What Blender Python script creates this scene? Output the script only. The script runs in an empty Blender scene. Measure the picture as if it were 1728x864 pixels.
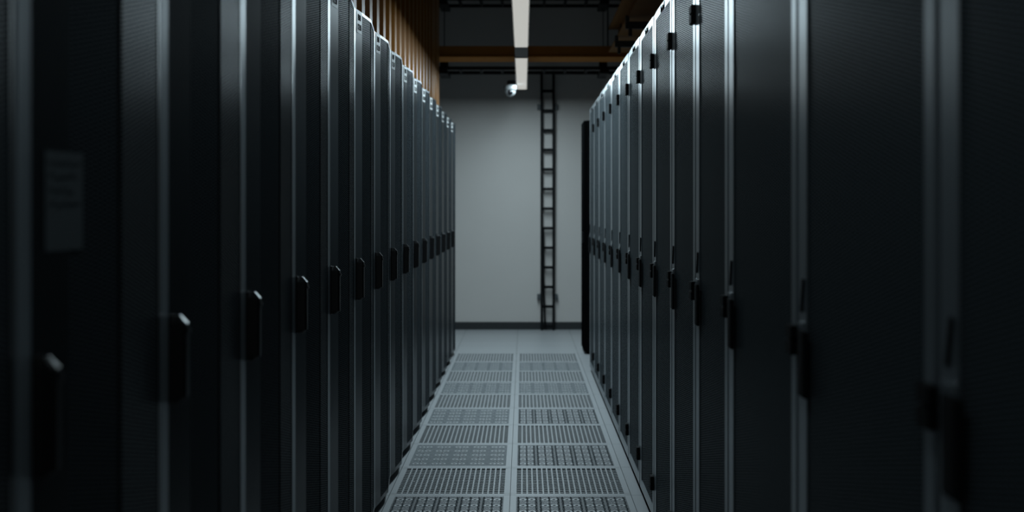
import bpy, bmesh, math, random
from mathutils import Vector, Matrix
random.seed(7)
C = bpy.context.scene.collection
SC = bpy.context.scene
R = math.radians

# ------------------------------------------------------------------ camera, world, exposure
cam_d = bpy.data.cameras.new('camera')
cam = bpy.data.objects.new('camera', cam_d)
C.objects.link(cam)
cam.location = (0, 0, 1.429)
cam.rotation_euler = (R(90), 0, 0)
cam_d.sensor_width = 36.0
cam_d.lens = 36.0 * 1888 / 1728
cam_d.shift_x = -19 / 1728
cam_d.shift_y = -82 / 1728
cam_d.clip_start = 0.02
cam_d.dof.use_dof = True
cam_d.dof.focus_distance = 5.1
cam_d.dof.aperture_fstop = 2.2
SC.camera = cam

SC.view_settings.view_transform = 'Standard'
SC.view_settings.look = 'None'
SC.view_settings.gamma = 1.0
SC.view_settings.use_curve_mapping = False
SC.view_settings.exposure = 0.0

LAMP_WATTS = 39.0             # per strip lamp
FILL_WATTS = 3.2               # two unseen strip lamps added as weak fill for the nearest racks
LAMP_TINT = (0.745, 0.945, 1.045)
AMBIENT = 0.10
world = bpy.data.worlds.new('world')
SC.world = world
world.use_nodes = True
world.node_tree.nodes['Background'].inputs[0].default_value = (0.85, 0.97, 1.0, 1)
world.node_tree.nodes['Background'].inputs[1].default_value = AMBIENT

# ------------------------------------------------------------------ materials
def mat(name, col, rough=0.5, spec=0.5, metal=0.0, emit=None, estr=0.0, noise=0.0, nscale=30.0, bump=0.0):
    m = bpy.data.materials.new(name)
    m.use_nodes = True
    nt = m.node_tree
    b = nt.nodes['Principled BSDF']
    b.inputs['Base Color'].default_value = (*col, 1)
    b.inputs['Roughness'].default_value = rough
    b.inputs['Specular IOR Level'].default_value = spec
    b.inputs['Metallic'].default_value = metal
    if emit:
        b.inputs['Emission Color'].default_value = (*emit, 1)
        b.inputs['Emission Strength'].default_value = estr
    if noise or bump:
        tc = nt.nodes.new('ShaderNodeTexCoord')
        n = nt.nodes.new('ShaderNodeTexNoise')
        n.inputs['Scale'].default_value = nscale
        n.inputs['Detail'].default_value = 4
        nt.links.new(tc.outputs['Object'], n.inputs['Vector'])
        if noise:
            mx = nt.nodes.new('ShaderNodeMix'); mx.data_type = 'RGBA'
            mx.inputs[6].default_value = (*[c * (1 - noise) for c in col], 1)
            mx.inputs[7].default_value = (*[min(1, c * (1 + noise)) for c in col], 1)
            nt.links.new(n.outputs['Fac'], mx.inputs[0])
            nt.links.new(mx.outputs[2], b.inputs['Base Color'])
        if bump:
            bp = nt.nodes.new('ShaderNodeBump')
            bp.inputs['Strength'].default_value = bump
            bp.inputs['Distance'].default_value = 0.002
            nt.links.new(n.outputs['Fac'], bp.inputs['Height'])
            nt.links.new(bp.outputs['Normal'], b.inputs['Normal'])
    return m

def perforated(name, col, hole, rough, spec, ax, ay, px, py, rad, sheen=1.0):
    """painted sheet with a staggered grid of round holes; ax, ay are the object axes of the sheet"""
    m = mat(name, col, rough, spec)
    nt = m.node_tree
    N, L = nt.nodes.new, nt.links.new
    b = nt.nodes['Principled BSDF']
    out = nt.nodes['Material Output']
    tc = N('ShaderNodeTexCoord')
    sep = N('ShaderNodeSeparateXYZ'); L(tc.outputs['Object'], sep.inputs[0])
    def op(o, a, c):
        n = N('ShaderNodeMath'); n.operation = o
        for i, v in enumerate((a, c)):
            if v is None: continue
            if isinstance(v, (int, float)): n.inputs[i].default_value = v
            else: L(v, n.inputs[i])
        return n.outputs[0]
    def dist(off):
        u = op('MULTIPLY', op('SUBTRACT', op('FRACT', op('ADD', op('DIVIDE', sep.outputs[ax], px), off), None), 0.5), px)
        v = op('MULTIPLY', op('SUBTRACT', op('FRACT', op('ADD', op('DIVIDE', sep.outputs[ay], py), off), None), 0.5), py)
        v = op('MULTIPLY', v, px / py)          # holes stretched along the wider pitch
        return op('SQRT', op('ADD', op('MULTIPLY', u, u), op('MULTIPLY', v, v)), None)
    d = op('MINIMUM', dist(0.0), dist(0.5))
    h = op('LESS_THAN', d, rad)
    df = N('ShaderNodeBsdfDiffuse'); df.inputs['Color'].default_value = (*hole, 1)
    face = b.outputs[0]
    if sheen < 1:                  # powder coat: only part of the sheet is glossy
        dc = N('ShaderNodeBsdfDiffuse'); dc.inputs['Color'].default_value = (*col, 1)
        m0 = N('ShaderNodeMixShader'); m0.inputs[0].default_value = sheen
        L(dc.outputs[0], m0.inputs[1]); L(face, m0.inputs[2]); face = m0.outputs[0]
    mix = N('ShaderNodeMixShader')
    L(h, mix.inputs[0]); L(face, mix.inputs[1]); L(df.outputs[0], mix.inputs[2])
    L(mix.outputs[0], out.inputs['Surface'])
    return m

def tiled_floor(name, col, x0, y0, w):
    m = mat(name, col, 0.38, 0.5)
    nt = m.node_tree
    N, L = nt.nodes.new, nt.links.new
    b = nt.nodes['Principled BSDF']
    tc = N('ShaderNodeTexCoord')
    sep = N('ShaderNodeSeparateXYZ'); L(tc.outputs['Object'], sep.inputs[0])
    def op(o, a, c=None):
        n = N('ShaderNodeMath'); n.operation = o
        for i, v in enumerate((a, c)):
            if v is None: continue
            if isinstance(v, (int, float)): n.inputs[i].default_value = v
            else: L(v, n.inputs[i])
        return n.outputs[0]
    def edge(s, o):
        f = op('FRACT', op('DIVIDE', op('SUBTRACT', s, o), w))
        return op('LESS_THAN', op('ABSOLUTE', op('SUBTRACT', f, 0.5)), 0.5 - 0.0018 / w)
    inside = op('MULTIPLY', edge(sep.outputs[0], x0), edge(sep.outputs[1], y0))
    nz = N('ShaderNodeTexNoise'); nz.inputs['Scale'].default_value = 220; nz.inputs['Detail'].default_value = 3
    L(tc.outputs['Object'], nz.inputs['Vector'])
    mx = N('ShaderNodeMix'); mx.data_type = 'RGBA'
    mx.inputs[6].default_value = (*[c * 0.88 for c in col], 1); mx.inputs[7].default_value = (*[c * 1.1 for c in col], 1)
    L(nz.outputs['Fac'], mx.inputs[0])
    m2 = N('ShaderNodeMix'); m2.data_type = 'RGBA'
    m2.inputs[6].default_value = (0.05, 0.06, 0.065, 1)
    L(inside, m2.inputs[0]); L(mx.outputs[2], m2.inputs[7])
    L(m2.outputs[2], b.inputs['Base Color'])
    return m

FLOORC = (0.405, 0.42, 0.43)
M = {}
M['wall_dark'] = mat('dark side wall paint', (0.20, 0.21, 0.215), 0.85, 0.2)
M['wall'] = mat('wall paint', (0.645, 0.615, 0.585), 0.75, 0.3, noise=0.03, nscale=3.0, bump=0.05)
M['ceiling'] = mat('ceiling paint', (0.22, 0.235, 0.24), 0.9, 0.2)
M['floor'] = tiled_floor('raised floor laminate', FLOORC, -0.665, 5.557, 0.6)
M['panel'] = mat('grate enamel', FLOORC, 0.42, 0.5, noise=0.06, nscale=90)
M['plenum'] = mat('plenum concrete', (0.22, 0.27, 0.30), 0.9, 0.2)
M['holeplate_open'] = perforated('perforated floor plate open', FLOORC, (0.012, 0.014, 0.016), 0.45, 0.5, 0, 1, 0.0135, 0.0135, 0.0036)
M['holeplate_shut'] = perforated('perforated floor plate damper shut', FLOORC, (0.10, 0.117, 0.125), 0.45, 0.5, 0, 1, 0.0135, 0.0135, 0.0044)
M['ring'] = mat('floor panel ring', tuple(c * 1.25 for c in FLOORC), 0.4, 0.5)
M['hole'] = mat('hole interior', (0.012, 0.013, 0.014), 0.9, 0.1)
M['slot'] = mat('vent hole interior', (0.045, 0.055, 0.06), 0.9, 0.1)
M['base'] = mat('baseboard rubber', (0.028, 0.031, 0.033), 0.6, 0.4)
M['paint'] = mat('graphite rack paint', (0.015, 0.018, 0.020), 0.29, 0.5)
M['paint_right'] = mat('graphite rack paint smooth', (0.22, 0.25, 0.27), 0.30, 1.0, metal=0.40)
M['paint_band'] = mat('graphite door edge profile', (0.24, 0.27, 0.29), 0.34, 0.9, metal=0.35)
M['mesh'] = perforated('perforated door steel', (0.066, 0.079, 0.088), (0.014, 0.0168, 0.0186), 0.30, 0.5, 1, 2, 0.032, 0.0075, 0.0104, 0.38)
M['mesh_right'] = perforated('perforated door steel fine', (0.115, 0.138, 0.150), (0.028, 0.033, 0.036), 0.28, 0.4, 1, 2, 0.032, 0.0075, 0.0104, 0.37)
M['carcass'] = mat('rack carcass paint', (0.008, 0.0085, 0.009), 0.9, 0.0)
M['black'] = mat('black plastic', (0.008, 0.008, 0.0085), 0.28, 0.4)
M['soft_black'] = mat('soft black plastic', (0.006, 0.0064, 0.0068), 0.7, 0.12)
M['matt_black'] = mat('matt black steel', (0.004, 0.0042, 0.0045), 0.9, 0.0)
M['paper'] = mat('white label paper', (0.68, 0.69, 0.68), 0.36, 0.5)
M['ink'] = mat('black ink', (0.012, 0.012, 0.013), 0.9, 0.0)
M['sheet'] = mat('sheet paper', (0.085, 0.098, 0.104), 0.8, 0.2)
M['orange'] = mat('orange corrugated steel paint', (0.29, 0.118, 0.018), 0.34, 0.16, noise=0.12, nscale=6)
M['orange_beam'] = mat('orange beam paint', (0.50, 0.20, 0.038), 0.7, 0.1, noise=0.15, nscale=8)
M['brown_beam'] = mat('dull brown beam paint', (0.30, 0.15, 0.055), 0.7, 0.1, noise=0.2, nscale=8)
M['tray'] = mat('black cable tray', (0.010, 0.011, 0.012), 0.5, 0.3)
M['ladder'] = mat('black ladder rail', (0.006, 0.0066, 0.0072), 0.6, 0.12)
M['bracket'] = mat('dark grey bracket', (0.10, 0.115, 0.12), 0.5, 0.4)
M['housing'] = mat('dark lamp housing', (0.03, 0.034, 0.037), 0.5, 0.4)
M['diffuser'] = mat('lamp diffuser', (0.6, 0.6, 0.58), 0.5, 0.2, emit=(0.99, 0.975, 0.90), estr=0.45)
M['diffuser_fill'] = mat('fill lamp diffuser', (0.6, 0.6, 0.58), 0.5, 0.2, emit=(0.98, 0.985, 0.93), estr=0.12)
M['white'] = mat('white camera shell', (0.19, 0.195, 0.195), 0.5, 0.5)
M['glass_black'] = mat('camera lens glass', (0.006, 0.006, 0.007), 0.1, 0.6)
M['steel'] = mat('galvanised strut', (0.05, 0.055, 0.058), 0.5, 0.4)

# ------------------------------------------------------------------ mesh helpers
class MB:
    def __init__(self):
        self.v, self.f, self.mi, self.mats = [], [], [], []
    def _m(self, m):
        if m not in self.mats: self.mats.append(m)
        return self.mats.index(m)
    def poly(self, pts, m):
        b = len(self.v); self.v += [tuple(p) for p in pts]
        self.f.append(tuple(range(b, b + len(pts)))); self.mi.append(self._m(m))
    def box(self, x0, x1, y0, y1, z0, z1, m, mtx=None):
        b = len(self.v)
        vs = [(x, y, z) for z in (z0, z1) for (x, y) in ((x0, y0), (x1, y0), (x1, y1), (x0, y1))]
        if mtx: vs = [tuple(mtx @ Vector(p)) for p in vs]
        self.v += vs; k = self._m(m)
        for q in ((3, 2, 1, 0), (4, 5, 6, 7), (0, 1, 5, 4), (1, 2, 6, 5), (2, 3, 7, 6), (3, 0, 4, 7)):
            self.f.append(tuple(b + i for i in q)); self.mi.append(k)
    def prism_z(self, pts, z0, z1, m):
        """closed outline of (x, y), counter-clockwise, extruded along z"""
        b, n = len(self.v), len(pts); k = self._m(m)
        self.v += [(x, y, z0) for x, y in pts] + [(x, y, z1) for x, y in pts]
        self.f.append(tuple(b + i for i in reversed(range(n)))); self.mi.append(k)
        self.f.append(tuple(b + n + i for i in range(n))); self.mi.append(k)
        for i in range(n):
            j = (i + 1) % n
            self.f.append((b + i, b + j, b + n + j, b + n + i)); self.mi.append(k)
    def cyl(self, p0, p1, r0, m, r1=None, n=14, caps=True):
        p0, p1 = Vector(p0), Vector(p1); r1 = r0 if r1 is None else r1
        d = (p1 - p0).normalized()
        a = d.orthogonal().normalized(); c = d.cross(a)
        b = len(self.v); k = self._m(m)
        for p, r in ((p0, r0), (p1, r1)):
            for i in range(n):
                t = 2 * math.pi * i / n
                self.v.append(tuple(p + a * (r * math.cos(t)) + c * (r * math.sin(t))))
        for i in range(n):
            j = (i + 1) % n
            self.f.append((b + i, b + j, b + n + j, b + n + i)); self.mi.append(k)
        if caps:
            self.f.append(tuple(b + i for i in reversed(range(n)))); self.mi.append(k)
            self.f.append(tuple(b + n + i for i in range(n))); self.mi.append(k)
    def lathe(self, prof, m, mtx=None, n=28):
        """profile of (r, z) turned about local z"""
        b = len(self.v); k = self._m(m); P = len(prof)
        for i in range(n):
            t = 2 * math.pi * i / n
            for r, z in prof:
                p = Vector((r * math.cos(t), r * math.sin(t), z))
                self.v.append(tuple(mtx @ p if mtx else p))
        for i in range(n):
            j = (i + 1) % n
            for q in range(P - 1):
                self.f.append((b + i * P + q, b + j * P + q, b + j * P + q + 1, b + i * P + q + 1)); self.mi.append(k)
    def build(self, name, parent=None, bevel=0.0, smooth=False, segs=2, loc=None):
        me = bpy.data.meshes.new(name)
        me.from_pydata(self.v, [], self.f)
        for m in self.mats: me.materials.append(M[m])
        me.polygons.foreach_set('material_index', self.mi)
        if smooth: me.polygons.foreach_set('use_smooth', [True] * len(self.f))
        bm = bmesh.new(); bm.from_mesh(me)
        bmesh.ops.remove_doubles(bm, verts=bm.verts, dist=1e-6)
        bmesh.ops.recalc_face_normals(bm, faces=bm.faces)
        if bevel:
            es = [e for e in bm.edges if len(e.link_faces) == 2 and e.calc_face_angle(0) > 0.5]
            bmesh.ops.bevel(bm, geom=es, offset=bevel, segments=segs, affect='EDGES', clamp_overlap=True)
        bm.to_mesh(me); bm.free(); me.update()
        o = bpy.data.objects.new(name, me); C.objects.link(o)
        if parent: o.parent = parent
        if loc: o.location = loc
        return o

def tag(o, label, cat, group=None):
    o['label'] = label; o['category'] = cat
    if group: o['group'] = group
    return o
def thing(name, loc, label, cat, group=None):
    o = bpy.data.objects.new(name, None); C.objects.link(o)
    o.location = loc; o.empty_display_size = 0.1
    return tag(o, label, cat, group)
def struct(o):
    o['kind'] = 'structure'; return o
def copy_tree(o, parent=None):
    c = o.copy(); C.objects.link(c); c.parent = parent
    for ch in list(o.children): copy_tree(ch, c)
    return c
def text(name, body, size, parent, loc, rot, m='ink', ext=0.0006, sx=1.0):
    cu = bpy.data.curves.new(name, 'FONT')
    cu.body = body; cu.size = size; cu.extrude = ext; cu.align_x = 'CENTER'; cu.align_y = 'CENTER'
    cu.materials.append(M[m])
    tmp = bpy.data.objects.new(name, cu)
    me = bpy.data.meshes.new_from_object(tmp); bpy.data.objects.remove(tmp)
    me.name = name; me.materials.clear(); me.materials.append(M[m])
    o = bpy.data.objects.new(name, me); C.objects.link(o)
    o.parent = parent; o.location = loc; o.rotation_euler = rot; o.scale = (sx, 1, 1)
    return o
ORD = ['', 'first', 'second', 'third', 'fourth', 'fifth', 'sixth', 'seventh', 'eighth', 'ninth', 'tenth', 'eleventh', 'twelfth', 'thirteenth', 'fourteenth', 'fifteenth', 'sixteenth', 'seventeenth']

# ------------------------------------------------------------------ the room
WY = 13.1                      # back wall
XW0, XW1, Y0, HC = -3.2, 3.2, -3.5, 4.3
TX = (-0.665, -0.065, 0.535)   # edges of the two columns of vent panels
Y_NEAR, T = 4.957, 0.6         # near edge of the first vent row; panel pitch
NROW = 10
Y_FAR = Y_NEAR + NROW * T
f = MB()
f.box(XW0, TX[0], Y0, WY, -0.03, 0, 'floor')
f.box(TX[2], XW1, Y0, WY, -0.03, 0, 'floor')
f.box(TX[0], TX[2], Y0, Y_NEAR, -0.03, 0, 'floor')
f.box(TX[0], TX[2], Y_FAR, WY, -0.03, 0, 'floor')
struct(f.build('floor'))
f = MB(); f.box(XW0, XW1, Y0, WY, -0.32, -0.30, 'plenum'); struct(f.build('floor_plenum'))
f = MB(); f.box(XW0, XW1, WY, WY + 0.15, -0.32, HC, 'wall'); struct(f.build('wall_back'))
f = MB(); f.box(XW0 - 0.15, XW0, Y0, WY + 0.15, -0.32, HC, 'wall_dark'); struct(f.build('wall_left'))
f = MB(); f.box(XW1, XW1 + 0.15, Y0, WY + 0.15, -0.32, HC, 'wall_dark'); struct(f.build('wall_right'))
f = MB(); f.box(XW0 - 0.15, XW1 + 0.15, Y0, WY + 0.15, HC, HC + 0.15, 'ceiling'); struct(f.build('ceiling'))
f = MB()
f.box(XW0, XW1, WY - 0.014, WY, 0, 0.088, 'base')
struct(f.build('baseboard_back', bevel=0.004))

# ------------------------------------------------------------------ strip lamps (housing, diffuser and the lamp's own light)
LZ, LX = 2.709, -0.016
GL = 'strip lamps hanging in a line above the aisle'
def lamp(y0, y1, label, watts=LAMP_WATTS, glow='diffuser'):
    t = thing('strip_lamp', (LX, (y0 + y1) / 2, LZ), label, 'ceiling light', GL)
    h = (y1 - y0) / 2
    b = MB(); b.box(-0.060, 0.060, -h - 0.02, h + 0.02, 0.004, 0.075, 'housing')
    b.build('housing', t, bevel=0.006)
    b = MB(); b.box(-0.0555, 0.0555, -h, h, 0.0, 0.012, glow)
    b.build('diffuser', t, bevel=0.0055, segs=3)
    for s in (-1, 1):
        b = MB(); b.cyl((0, s * h * 0.7, 0.075), (0, s * h * 0.7, HC - LZ), 0.002, 'tray', n=6)
        b.build('suspension_wire', t)
    ld = bpy.data.lights.new('strip_light', 'AREA')
    ld.shape = 'RECTANGLE'; ld.size = 0.10; ld.size_y = 2 * h
    ld.energy = watts * (2 * h / 2.36); ld.color = LAMP_TINT
    lo = bpy.data.objects.new('strip_light', ld); C.objects.link(lo)
    lo.parent = t; lo.location = (0, 0, -0.003)
    return t
lamp(6.43, 8.95, 'nearer of two bright white strip lamps hanging over the aisle')
lamp(9.63, 12.14, 'farther, shorter-looking white strip lamp beside the dome security camera')
lamp(3.23, 5.75, 'added fill strip lamp out of view, above the racks nearest the camera', FILL_WATTS, 'diffuser_fill')  # this lamp and the next are added out of view to brighten the near racks
lamp(0.03, 2.55, 'added fill strip lamp out of view, directly above the camera', FILL_WATTS, 'diffuser_fill')
b = MB(); b.box(-0.054, 0.054, 8.975, 9.605, LZ + 0.008, LZ + 0.07, 'tray')
tag(b.build('lamp_trunking', bevel=0.004, loc=(LX, 0, 0)), 'dark grey trunking piece joining the two white strip lamps', 'lamp trunking')

# ------------------------------------------------------------------ raised-floor vent panels
OP = 0.027                     # plain rim
def grate_mesh():
    b = MB(); e = 0.0012; t = 0.6 - e
    lo, hi = e, t
    b.box(lo, hi, lo, OP + 0.004, -0.032, 0, 'panel'); b.box(lo, hi, 0.6 - OP - 0.004, hi, -0.032, 0, 'panel')
    b.box(lo, OP + 0.004, OP, 0.6 - OP, -0.032, 0, 'panel'); b.box(0.6 - OP - 0.004, hi, OP, 0.6 - OP, -0.032, 0, 'panel')
    a, c = OP + 0.004, 0.6 - OP - 0.004
    nx, ny = 20, 15
    for i in range(1, nx):
        x = a + (c - a) * i / nx
        b.box(x - 0.0038, x + 0.0038, a, c, -0.03, 0, 'panel')
    for j in range(1, ny):
        y = a + (c - a) * j / ny
        b.box(a, c, y - 0.0045, y + 0.0045, -0.012, -0.003, 'panel')
    return b
def ring_mesh(plate):
    b = MB(); e = 0.0012; t = 0.6 - e
    a, c = OP + 0.004, 0.6 - OP - 0.004
    b.box(e, t, e, a, -0.032, 0, 'panel'); b.box(e, t, c, t, -0.032, 0, 'panel')
    b.box(e, a, a, c, -0.032, 0, 'panel'); b.box(c, t, a, c, -0.032, 0, 'panel')
    b.box(a, c, a, c, -0.03, -0.001, plate)
    def ring(x, y, r, ri):
        n = 14
        for i in range(n):
            t0, t1 = 2 * math.pi * i / n, 2 * math.pi * (i + 1) / n
            p = lambda rr, tt, z: (x + rr * math.cos(tt), y + rr * math.sin(tt), z)
            b.poly([p(ri, t0, 0), p(r, t0, 0), p(r, t1, 0), p(ri, t1, 0)], 'ring')
            b.poly([p(r, t0, 0), p(r, t0, -0.001), p(r, t1, -0.001), p(r, t1, 0)], 'ring')
        b.poly([(x + ri * math.cos(2 * math.pi * i / n), y + ri * math.sin(2 * math.pi * i / n), -0.0004) for i in range(n)], 'hole')
    for g in range(5):
        gx = a + (c - a) * (0.1 + 0.2 * g)
        if plate == 'holeplate_open':      # open columns of larger holes between the rings
            for q in range(48):
                y = a + 0.006 + (c - a - 0.012) * (q + 0.5) / 48
                for ox in (-0.043, 0.0, 0.043):
                    b.poly([(gx + ox + 0.0066 * math.cos(math.pi * i / 4), y + 0.0042 * math.sin(math.pi * i / 4), -0.0006) for i in range(8)], 'slot')
        for j in range(5):
            y = a + (c - a) * (0.1 + 0.2 * j)
            ring(gx - 0.0215, y, 0.0185, 0.0085); ring(gx + 0.0215, y, 0.0185, 0.0085)
            if j < 4: ring(gx, y + (c - a) * 0.1, 0.0115, 0.0078)
    return b
proto = {'grate': grate_mesh().build('floor_grate'),
         'open': ring_mesh('holeplate_open').build('vent_panel'),
         'shut': ring_mesh('holeplate_shut').build('vent_panel')}
used = set()
for j in range(NROW):
    for i in range(2):
        kind = 'grate' if j % 2 == 1 else ('open' if (j == 0 or (i == 1 and j <= 4)) else 'shut')
        o = proto[kind]
        if kind in used:
            o = o.copy(); C.objects.link(o)
        used.add(kind)
        o.location = (TX[i], Y_NEAR + j * T, 0)
        side = 'left' if i == 0 else 'right'
        n = NROW - j
        where = f'{ORD[n]} vent row from the back wall' if j else 'vent row nearest the camera'
        if kind == 'grate':
            tag(o, f'grey slotted floor grate in the {side} column, {where}', 'floor panel', 'slotted floor grates in the aisle')
        else:
            look = 'dark-holed' if kind == 'open' else 'pale closed-looking'
            tag(o, f'{look} perforated floor panel with rings, {side} column, {where}', 'floor panel', 'ringed perforated floor panels in the aisle')

# ------------------------------------------------------------------ left row of racks (bowed mesh doors)
XL, HL, ZB = -0.675, 2.238, 0.046
P_ = [(0.006, -0.007), (0.050, -0.007), (0.150, 0.0050), (0.335, 0.019), (0.586, -0.003)]   # (y, x) outer door line
TH = 0.018
def strip(b, i0, i1, z0, z1, m, off=0.0, th=TH):
    """a vertical slice of the bowed door between two places on its outer line"""
    pts = []
    def at(u):
        for (ya, xa), (yb, xb) in zip(P_, P_[1:]):
            if ya - 1e-9 <= u <= yb + 1e-9: return xa + (xb - xa) * (u - ya) / (yb - ya)
    us = [i0] + [y for y, _ in P_ if i0 + 1e-6 < y < i1 - 1e-6] + [i1]
    outer = [(at(u) + off, u) for u in us]
    inner = [(x - th, y) for x, y in reversed(outer)]
    b.prism_z(outer + inner, z0, z1, m)

def make_left_rack(k):
    t = thing('server_rack', (XL, 2.10 + 0.6 * k, 0), 'x', 'server rack', 'bowed-door server racks of the left row')
    b = MB()
    b.box(-1.12, -0.032, 0.002, 0.598, ZB, HL - 0.006, 'carcass')
    b.build('rack_body', t)
    b = MB(); b.box(-1.10, -0.055, 0.004, 0.596, 0, ZB, 'matt_black'); b.build('plinth', t)
    b = MB()
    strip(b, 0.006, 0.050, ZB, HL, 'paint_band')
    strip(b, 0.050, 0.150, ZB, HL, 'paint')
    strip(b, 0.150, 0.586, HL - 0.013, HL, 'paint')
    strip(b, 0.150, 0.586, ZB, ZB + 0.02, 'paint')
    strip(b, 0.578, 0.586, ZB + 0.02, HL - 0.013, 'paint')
    d = b.build('door', t)
    b = MB()
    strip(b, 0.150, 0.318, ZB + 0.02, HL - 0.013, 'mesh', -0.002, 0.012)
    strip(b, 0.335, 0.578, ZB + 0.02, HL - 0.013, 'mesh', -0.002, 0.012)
    b.build('mesh_panel', d)
    b = MB(); strip(b, 0.318, 0.335, ZB + 0.02, HL - 0.013, 'matt_black', -0.006, 0.008)
    b.build('centre_seam', d)
    # handle: rounded black grip on a plate, lock button near its top
    b = MB()
    b.box(-0.008, -0.001, 0.050, 0.080, 1.050, 1.224, 'black')
    hp = b.build('handle', d, bevel=0.003)
    b = MB()
    top = [(-0.001, 0.052), (0.020, 0.054), (0.026, 0.059), (0.026, 0.071), (0.020, 0.076), (-0.001, 0.078)]
    inn = [(-0.001, 0.056), (0.008, 0.058), (0.012, 0.061), (0.012, 0.069), (0.008, 0.072), (-0.001, 0.074)]
    b.prism_z(top, 1.062, 1.205, 'black')
    for i in range(5):
        b.poly([(*top[i], 1.205), (*top[i + 1], 1.205), (*inn[i + 1], 1.221), (*inn[i], 1.221)], 'black')
        b.poly([(*top[i + 1], 1.062), (*top[i], 1.062), (*inn[i], 1.052), (*inn[i + 1], 1.052)], 'black')
    b.poly([(*p, 1.221) for p in inn], 'black')
    b.build('grip', d)
    b = MB()
    b.cyl((0.014, 0.073, 1.19), (0.028, 0.0735, 1.19), 0.0055, 'black', n=12)
    b.build('lock_button', d)
    # label at the top of the stile
    b = MB()
    strip(b, 0.066, 0.143, HL - 0.092, HL - 0.006, 'paper', 0.0008, 0.002)
    b.build('label', t)
    return t
NL0, NL1 = -2, 15
protoL = make_left_rack(NL0)
for k in range(NL0, NL1):
    o = protoL if k == NL0 else copy_tree(protoL)
    o.location = (XL, 2.10 + 0.6 * k, 0)
    lab = [c for c in o.children if c.name.startswith('label')][0]
    n = NL1 - k
    rz = R(90) - math.atan2(0.0120, 0.1)
    xs = -0.007 + 0.0120 * 0.545
    text('lettering', 'B8', 0.036, lab, (xs + 0.0012, 0.1045, HL - 0.030), (R(90), 0, rz), sx=1.15)
    text('lettering', f'12.{k + 1}' if k >= 0 else '12.0', 0.034, lab, (xs + 0.0012, 0.1045, HL - 0.069), (R(90), 0, rz), sx=1.0)
    if k == -1: s = 'black bowed-door server rack with a paper sheet taped to its door, left row'
    elif k == -2: s = 'black bowed-door server rack beside the one with the paper sheet, nearest camera, left row'
    elif k == NL1 - 1: s = 'black bowed-door server rack closing the far end of the left row'
    else: s = f'black bowed-door server rack, left row, {ORD[n]} from the back wall end'
    o['label'] = s
# paper sheet on a near door
b = MB(); Yp = 1.5
pts = []
def dx(u):
    for (ya, xa), (yb, xb) in zip(P_, P_[1:]):
        if ya - 1e-9 <= u <= yb + 1e-9: return xa + (xb - xa) * (u - ya) / (yb - ya)
u0, u1 = 0.083, 0.19
b.prism_z([(XL + dx(u0) + 0.0018, Yp + u0), (XL + dx(u1) + 0.0018, Yp + u1), (XL + dx(u1) + 0.0012, Yp + u1), (XL + dx(u0) + 0.0012, Yp + u0)], 1.366, 1.510, 'sheet')
ps = b.build('paper_sheet')
tag(ps, 'small handwritten paper sheet taped to the door of a near left rack', 'paper')
b = MB()
random.seed(3)
for ln in range(4):
    z = 1.493 - ln * 0.020; u = 0.09
    while u < 0.178 - 0.012 * (ln % 3):
        w = random.uniform(0.004, 0.009)
        zz = z + random.uniform(-0.003, 0.003)
        x0, x1 = XL + dx(u) + 0.0021, XL + dx(u + w) + 0.0021
        b.poly([(x0, Yp + u, zz - 0.004), (x1, Yp + u + w, zz + 0.002), (x1, Yp + u + w, zz + 0.004), (x0, Yp + u, zz - 0.001)], 'ink')
        u += w * 0.9
b.build('handwriting', ps)

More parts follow.
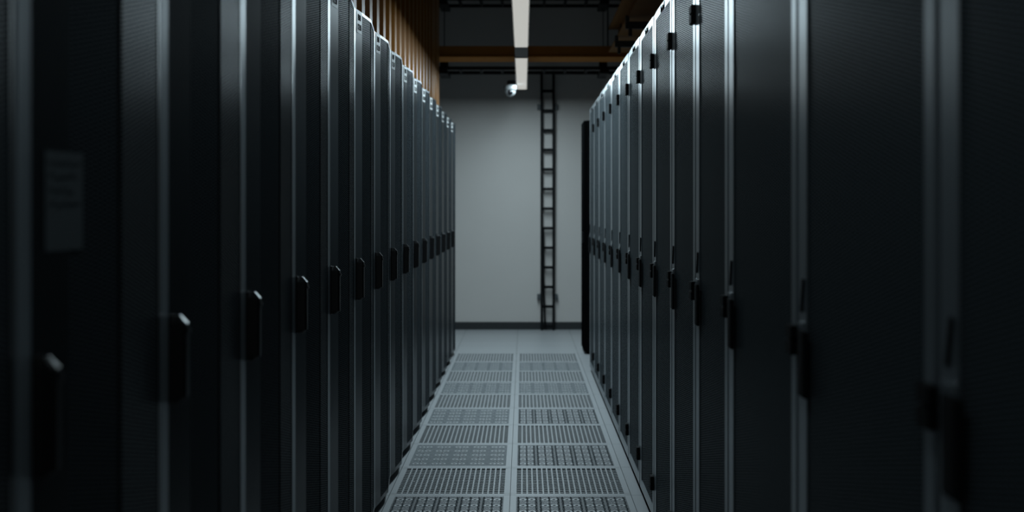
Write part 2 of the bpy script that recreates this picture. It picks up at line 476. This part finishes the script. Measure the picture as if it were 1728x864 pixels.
# ------------------------------------------------------------------ right row of racks (flat mesh doors)
XR, HR = 0.58, 2.281
GR = 'flat-door server racks of the right row'
def make_right_rack(w):
    t = thing('server_rack', (XR, 0, 0), 'x', 'server rack', GR)
    b = MB(); b.box(0.026, 1.12, 0.002, w - 0.002, 0.03, HR - 0.004, 'carcass'); b.build('rack_body', t)
    b = MB(); b.box(0.012, 1.10, 0.004, w - 0.004, 0, 0.03, 'matt_black'); b.build('plinth', t)
    a, c = 0.010, w - 0.008         # near and far edge of the door
    n, fa = 0.042, 0.066            # near and far stile
    z0, z1 = 0.043, HR
    b = MB()
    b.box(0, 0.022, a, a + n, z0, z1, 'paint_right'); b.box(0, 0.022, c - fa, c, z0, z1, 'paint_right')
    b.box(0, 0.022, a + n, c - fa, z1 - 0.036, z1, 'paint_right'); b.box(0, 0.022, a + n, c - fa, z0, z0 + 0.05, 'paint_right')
    d = b.build('door', t, bevel=0.0025)
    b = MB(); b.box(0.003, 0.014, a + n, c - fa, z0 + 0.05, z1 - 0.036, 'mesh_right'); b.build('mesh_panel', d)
    for zc in (2.08, 1.148, 0.204):   # hinges reach across the gap from the neighbour
        b = MB()
        b.box(-0.016, 0.0, a - 0.016, a + 0.034, zc - 0.031, zc - 0.002, 'soft_black')
        b.box(-0.016, 0.0, a - 0.016, a + 0.034, zc + 0.002, zc + 0.031, 'soft_black')
        b.box(-0.010, 0.0, a - 0.010, a + 0.028, zc - 0.002, zc + 0.002, 'soft_black')
        b.build('hinge', d, bevel=0.002)
    # swing handle on the far stile
    yc = c - 0.034
    b = MB(); b.box(-0.004, 0.0, yc - 0.026, yc + 0.026, 1.036, 1.192, 'paint_right'); b.build('handle_plate', d, bevel=0.0015)
    b = MB()
    yh = c - 0.060
    b.prism_z([(-0.004, yh - 0.040), (-0.004, yh + 0.036), (-0.010, yh + 0.030), (-0.012, yh + 0.012), (-0.012, yh - 0.018), (-0.010, yh - 0.032)][::-1], 1.040, 1.176, 'soft_black')
    b.build('handle', d, bevel=0.002)
    b = MB()
    mt = Matrix.Translation((0, yc - 0.004, 1.246)) @ Matrix.Rotation(R(14), 4, 'X')
    b.box(-0.004, 0.0, -0.006, 0.006, -0.036, 0.036, 'soft_black', mt)
    b.build('latch_lever', d, bevel=0.0015)
    # maker's mark on the top rail: black stroke figures
    b = MB(); ym, zm = (a + n + c - fa) / 2 - 0.065, z1 - 0.031
    def figure(pts):
        b.poly([(-0.0014, ym + u * 0.13, zm + v * 0.024) for u, v in pts], 'ink')
    figure([(0.0, 0.0), (0.16, 0.0), (0.10, 1.15), (0.0, 1.15)])
    figure([(0.14, 0.0), (0.30, 0.0), (0.44, 0.85), (0.28, 0.85)])
    figure([(0.42, 0.0), (0.60, 0.0), (0.52, 0.85), (0.40, 0.85)])
    figure([(0.58, 0.0), (0.74, 0.0), (0.86, 0.55), (0.70, 0.75)])
    figure([(0.84, 0.0), (1.0, 0.0), (1.0, 1.1), (0.84, 1.1)])
    figure([(0.0, -0.05), (1.0, -0.05), (1.0, 0.25), (0.0, 0.25)])
    b.build('brand_mark', d)
    return t
YB = [3.166 + 0.6 * k for k in range(11)]
wide = make_right_rack(0.8); slim = make_right_rack(0.6)
for i, y in enumerate((2.366, 1.566, 0.766)):
    o = wide if i == 0 else copy_tree(wide)
    o.location = (XR, y, 0)
    o['label'] = ['wide black flat-door server rack, right row, next to the narrow racks',
                  'wide black flat-door server rack, right row, second from the narrow racks',
                  'wide black flat-door server rack at the very edge of view, right row'][i]
for i, y in enumerate(YB):
    o = slim if i == 0 else copy_tree(slim)
    o.location = (XR, y, 0)
    n = len(YB) - i
    o['label'] = ('narrow black flat-door server rack ending the right row, before the gap' if n == 1 else
                  f'narrow black flat-door server rack, right row, {ORD[n]} from the far gap')
# lone rack standing apart beyond the gap
t = thing('server_rack', (0.59, 10.88, 0), 'black server rack standing apart beyond the right row, near the ladder', 'server rack')
b = MB(); b.box(0.022, 1.1, 0, 0.5, 0.02, 2.276, 'matt_black'); b.build('rack_body', t, bevel=0.004)
b = MB(); b.box(0.03, 1.08, 0.01, 0.49, 0, 0.02, 'matt_black'); b.build('plinth', t)
b = MB(); b.box(0, 0.020, 0.003, 0.497, 0.03, 2.274, 'matt_black'); d = b.build('door', t, bevel=0.003)
b = MB(); b.box(-0.022, 0, 0.03, 0.07, 1.08, 1.19, 'black'); b.build('handle', d, bevel=0.004)
for s in (0.05, 0.45):
    b = MB(); b.cyl((0.05, s, 0.0), (0.05, s, 0.02), 0.02, 'bracket'); b.build('foot', t)

# ------------------------------------------------------------------ cable ladder on the back wall
lx0, lx1, ly = 0.200, 0.366, WY - 0.075
t = thing('cable_ladder', ((lx0 + lx1) / 2, ly, 0), 'black vertical cable ladder fixed to the grey back wall', 'cable ladder')
hw = (lx1 - lx0) / 2
for s in (-1, 1):
    b = MB(); x = s * hw
    b.box(min(x, x - s * 0.028), max(x, x - s * 0.028), -0.024, 0.024, 0.0, 2.985, 'ladder')
    b.build('rail', t, bevel=0.003)
for k in range(13):
    z = 0.047 + 0.2280 * k
    b = MB(); b.box(-hw + 0.02, hw - 0.02, -0.016, 0.016, z - 0.016, z + 0.016, 'ladder'); b.build('rung', t)
for z in (0.385, 2.60):
    for s in (-1, 1):
        b = MB(); x = s * hw
        b.box(min(x, x + s * 0.038), max(x, x + s * 0.038), 0.018, 0.075, z - 0.032, z + 0.032, 'bracket')
        b.cyl((x + s * 0.024, 0.004, z), (x + s * 0.024, 0.018, z), 0.010, 'bracket', n=6)
        b.build('wall_bracket', t, bevel=0.002)
b = MB(); b.cyl((-hw + 0.036, -0.030, 0.55), (-hw + 0.052, -0.030, 0.06), 0.011, 'ladder', n=8)
b.cyl((-hw + 0.034, -0.030, 1.2), (-hw + 0.036, -0.030, 0.55), 0.009, 'ladder', n=8)
tag(b.build('cable', loc=((lx0 + lx1) / 2, ly, 0)), 'dark cable running down beside the left rail of the wall ladder', 'cable')

# ------------------------------------------------------------------ horizontal cable trays
def tray(z, y0, y1, label):
    t = thing('cable_tray', (0, y0, z), label, 'cable tray', 'ladder cable trays crossing the room')
    for yy in (0, y1 - y0):
        b = MB(); b.box(-2.6, 2.6, yy - 0.012, yy + 0.012, -0.03, 0.005, 'tray'); b.build('rail', t, bevel=0.003)
    for k in range(21):
        x = -2.33 + 0.233 * k
        b = MB(); b.box(x - 0.016, x + 0.016, 0.0, y1 - y0, -0.022, 0.0, 'tray'); b.build('rung', t)
    return t
tray(2.96, 12.20, 12.62, 'lower black ladder cable tray crossing above the wall ladder')
tray(3.715, 12.20, 12.62, 'upper black ladder cable tray crossing near the ceiling')
for x, z0, lab in ((-0.875, 2.88, 'black threaded hanger with clamp holding the cable trays, beside the orange cladding'),
                   (0.885, 2.88, 'black threaded hanger with clamp holding the cable trays, above the right racks')):
    t = thing('tray_hanger', (x, 12.41, z0), lab, 'tray hanger', 'rods hanging the cable trays')
    b = MB(); b.cyl((0, 0, 0), (0, 0, HC - z0), 0.005, 'tray', n=8); b.build('rod', t)
    for zz in (0.026, 0.781):
        b = MB(); b.box(-0.05, 0.05, -0.24, 0.24, zz - 0.02, zz + 0.02, 'tray'); b.build('clamp', t, bevel=0.004)
    b = MB(); b.box(-0.045, 0.045, -0.03, 0.03, 0.085, 0.19, 'tray'); b.build('sleeve', t, bevel=0.004)

# ------------------------------------------------------------------ orange steel: cross beam, side beam, corrugated cladding
b = MB(); zb, yb = 2.995, 11.79
b.box(-2.9, 2.9, yb - 0.19, yb + 0.19, zb, zb + 0.108, 'orange_beam')
b.box(-2.9, 2.9, yb - 0.205, yb + 0.205, zb - 0.008, zb + 0.006, 'orange_beam')
tag(b.build('steel_beam', bevel=0.002), 'orange steel beam crossing the room in front of the back wall', 'beam')
b = MB(); xb = 0.99; zs = 3.03
b.box(xb - 0.008, xb + 0.008, 1.5, yb - 0.21, zs + 0.016, zs + 0.24, 'brown_beam')
b.box(xb - 0.11, xb + 0.11, 1.5, yb - 0.21, zs, zs + 0.016, 'brown_beam')
b.box(xb - 0.11, xb + 0.11, 1.5, yb - 0.21, zs + 0.24, zs + 0.256, 'brown_beam')
tag(b.build('steel_beam', bevel=0.002), 'dull brown-orange steel beam running lengthwise above the right row of racks', 'beam')
for i, y in enumerate((9.41, 10.49)):
    t = thing('beam_bracket', (0.99, y, 2.93), ['nearer dark strut bracket clamped under the lengthwise orange beam', 'farther dark strut bracket under the lengthwise orange beam, by the crossbeam'][i], 'bracket', 'strut brackets under the orange beam')
    b = MB(); b.box(-0.13, 0.5, -0.025, 0.025, 0.0, 0.06, 'steel'); b.build('strut', t, bevel=0.004)
    b = MB(); b.cyl((-0.09, 0, -0.06), (-0.09, 0, 0.0), 0.016, 'steel', n=8); b.build('stud', t)
    b = MB(); b.box(-0.13, -0.10, -0.03, 0.03, 0.06, 0.11, 'steel'); b.build('clamp', t, bevel=0.003)
for x, y, lab in ((0.945, 12.5, 'thin dark rod hanging from the ceiling, left of two by the crossbeam'), (0.98, 11.2, 'thin dark rod hanging from the ceiling, right of two by the crossbeam')):
    b = MB(); b.cyl((0, 0, 3.05), (0, 0, HC), 0.009, 'steel', n=8)
    tag(b.build('hanger_rod', loc=(x, y, 0)), lab, 'rod', 'thin rods by the crossbeam')

b = MB(); xc = -0.79; p = 0.28; dpt = 0.09
y = 2.4; outline = []
while y < 9.7:
    outline += [(xc, y), (xc, y + 0.10), (xc - dpt, y + 0.145), (xc - dpt, y + 0.235)]
    y += p
outline += [(xc, 9.80), (xc, 10.05), (xc - 0.012, 10.07), (xc - 0.012, 10.12), (xc, 10.14), (xc, 10.52), (xc - 0.08, 10.52)]
back = [(x - 0.012, y) for x, y in reversed(outline)]
n = len(outline)
for i in range(n - 1):
    (xa, ya), (xb_, yb_) = outline[i], outline[i + 1]
    b.prism_z([(xa, ya), (xb_, yb_), (xb_ - 0.004, yb_), (xa - 0.004, ya)], HL - 0.002, HC - 0.02, 'orange')
t = b.build('corrugated_cladding')
tag(t, 'orange corrugated steel cladding standing above the left row of racks', 'cladding')

# ------------------------------------------------------------------ dome camera beside the far lamp
t = thing('security_camera', (-0.137, 11.6, 2.64), 'white dome security camera beside the far strip lamp', 'security camera')
b = MB(); b.lathe([(0.0, 0.062), (0.046, 0.062), (0.062, 0.052), (0.066, 0.03), (0.064, 0.004), (0.058, 0.0), (0.0, 0.0)], 'white'); b.build('housing', t, smooth=True)
rot = Matrix.Rotation(R(105), 4, 'X')
b = MB(); b.lathe([(0.0, 0.055)] + [(0.057 * math.sin(a), 0.057 * math.cos(a)) for a in [R(q) for q in range(12, 181, 12)]], 'white', Matrix.Translation((0, 0, -0.012)) @ rot)
bl = b.build('ball', t, smooth=True)
b = MB(); b.lathe([(0.0, 0.0600), (0.018, 0.0590), (0.026, 0.0545), (0.028, 0.046)], 'glass_black', Matrix.Translation((0, 0, -0.012)) @ rot); b.build('lens', bl, smooth=True)
b = MB(); b.box(0.02, 0.062, -0.02, 0.02, 0.05, 0.085, 'housing'); b.cyl((0, 0, 0.06), (0, 0, 0.10), 0.03, 'housing'); b.box(-0.02, 0.062, -0.018, 0.018, 0.085, 0.105, 'housing'); b.build('mounting_arm', t)
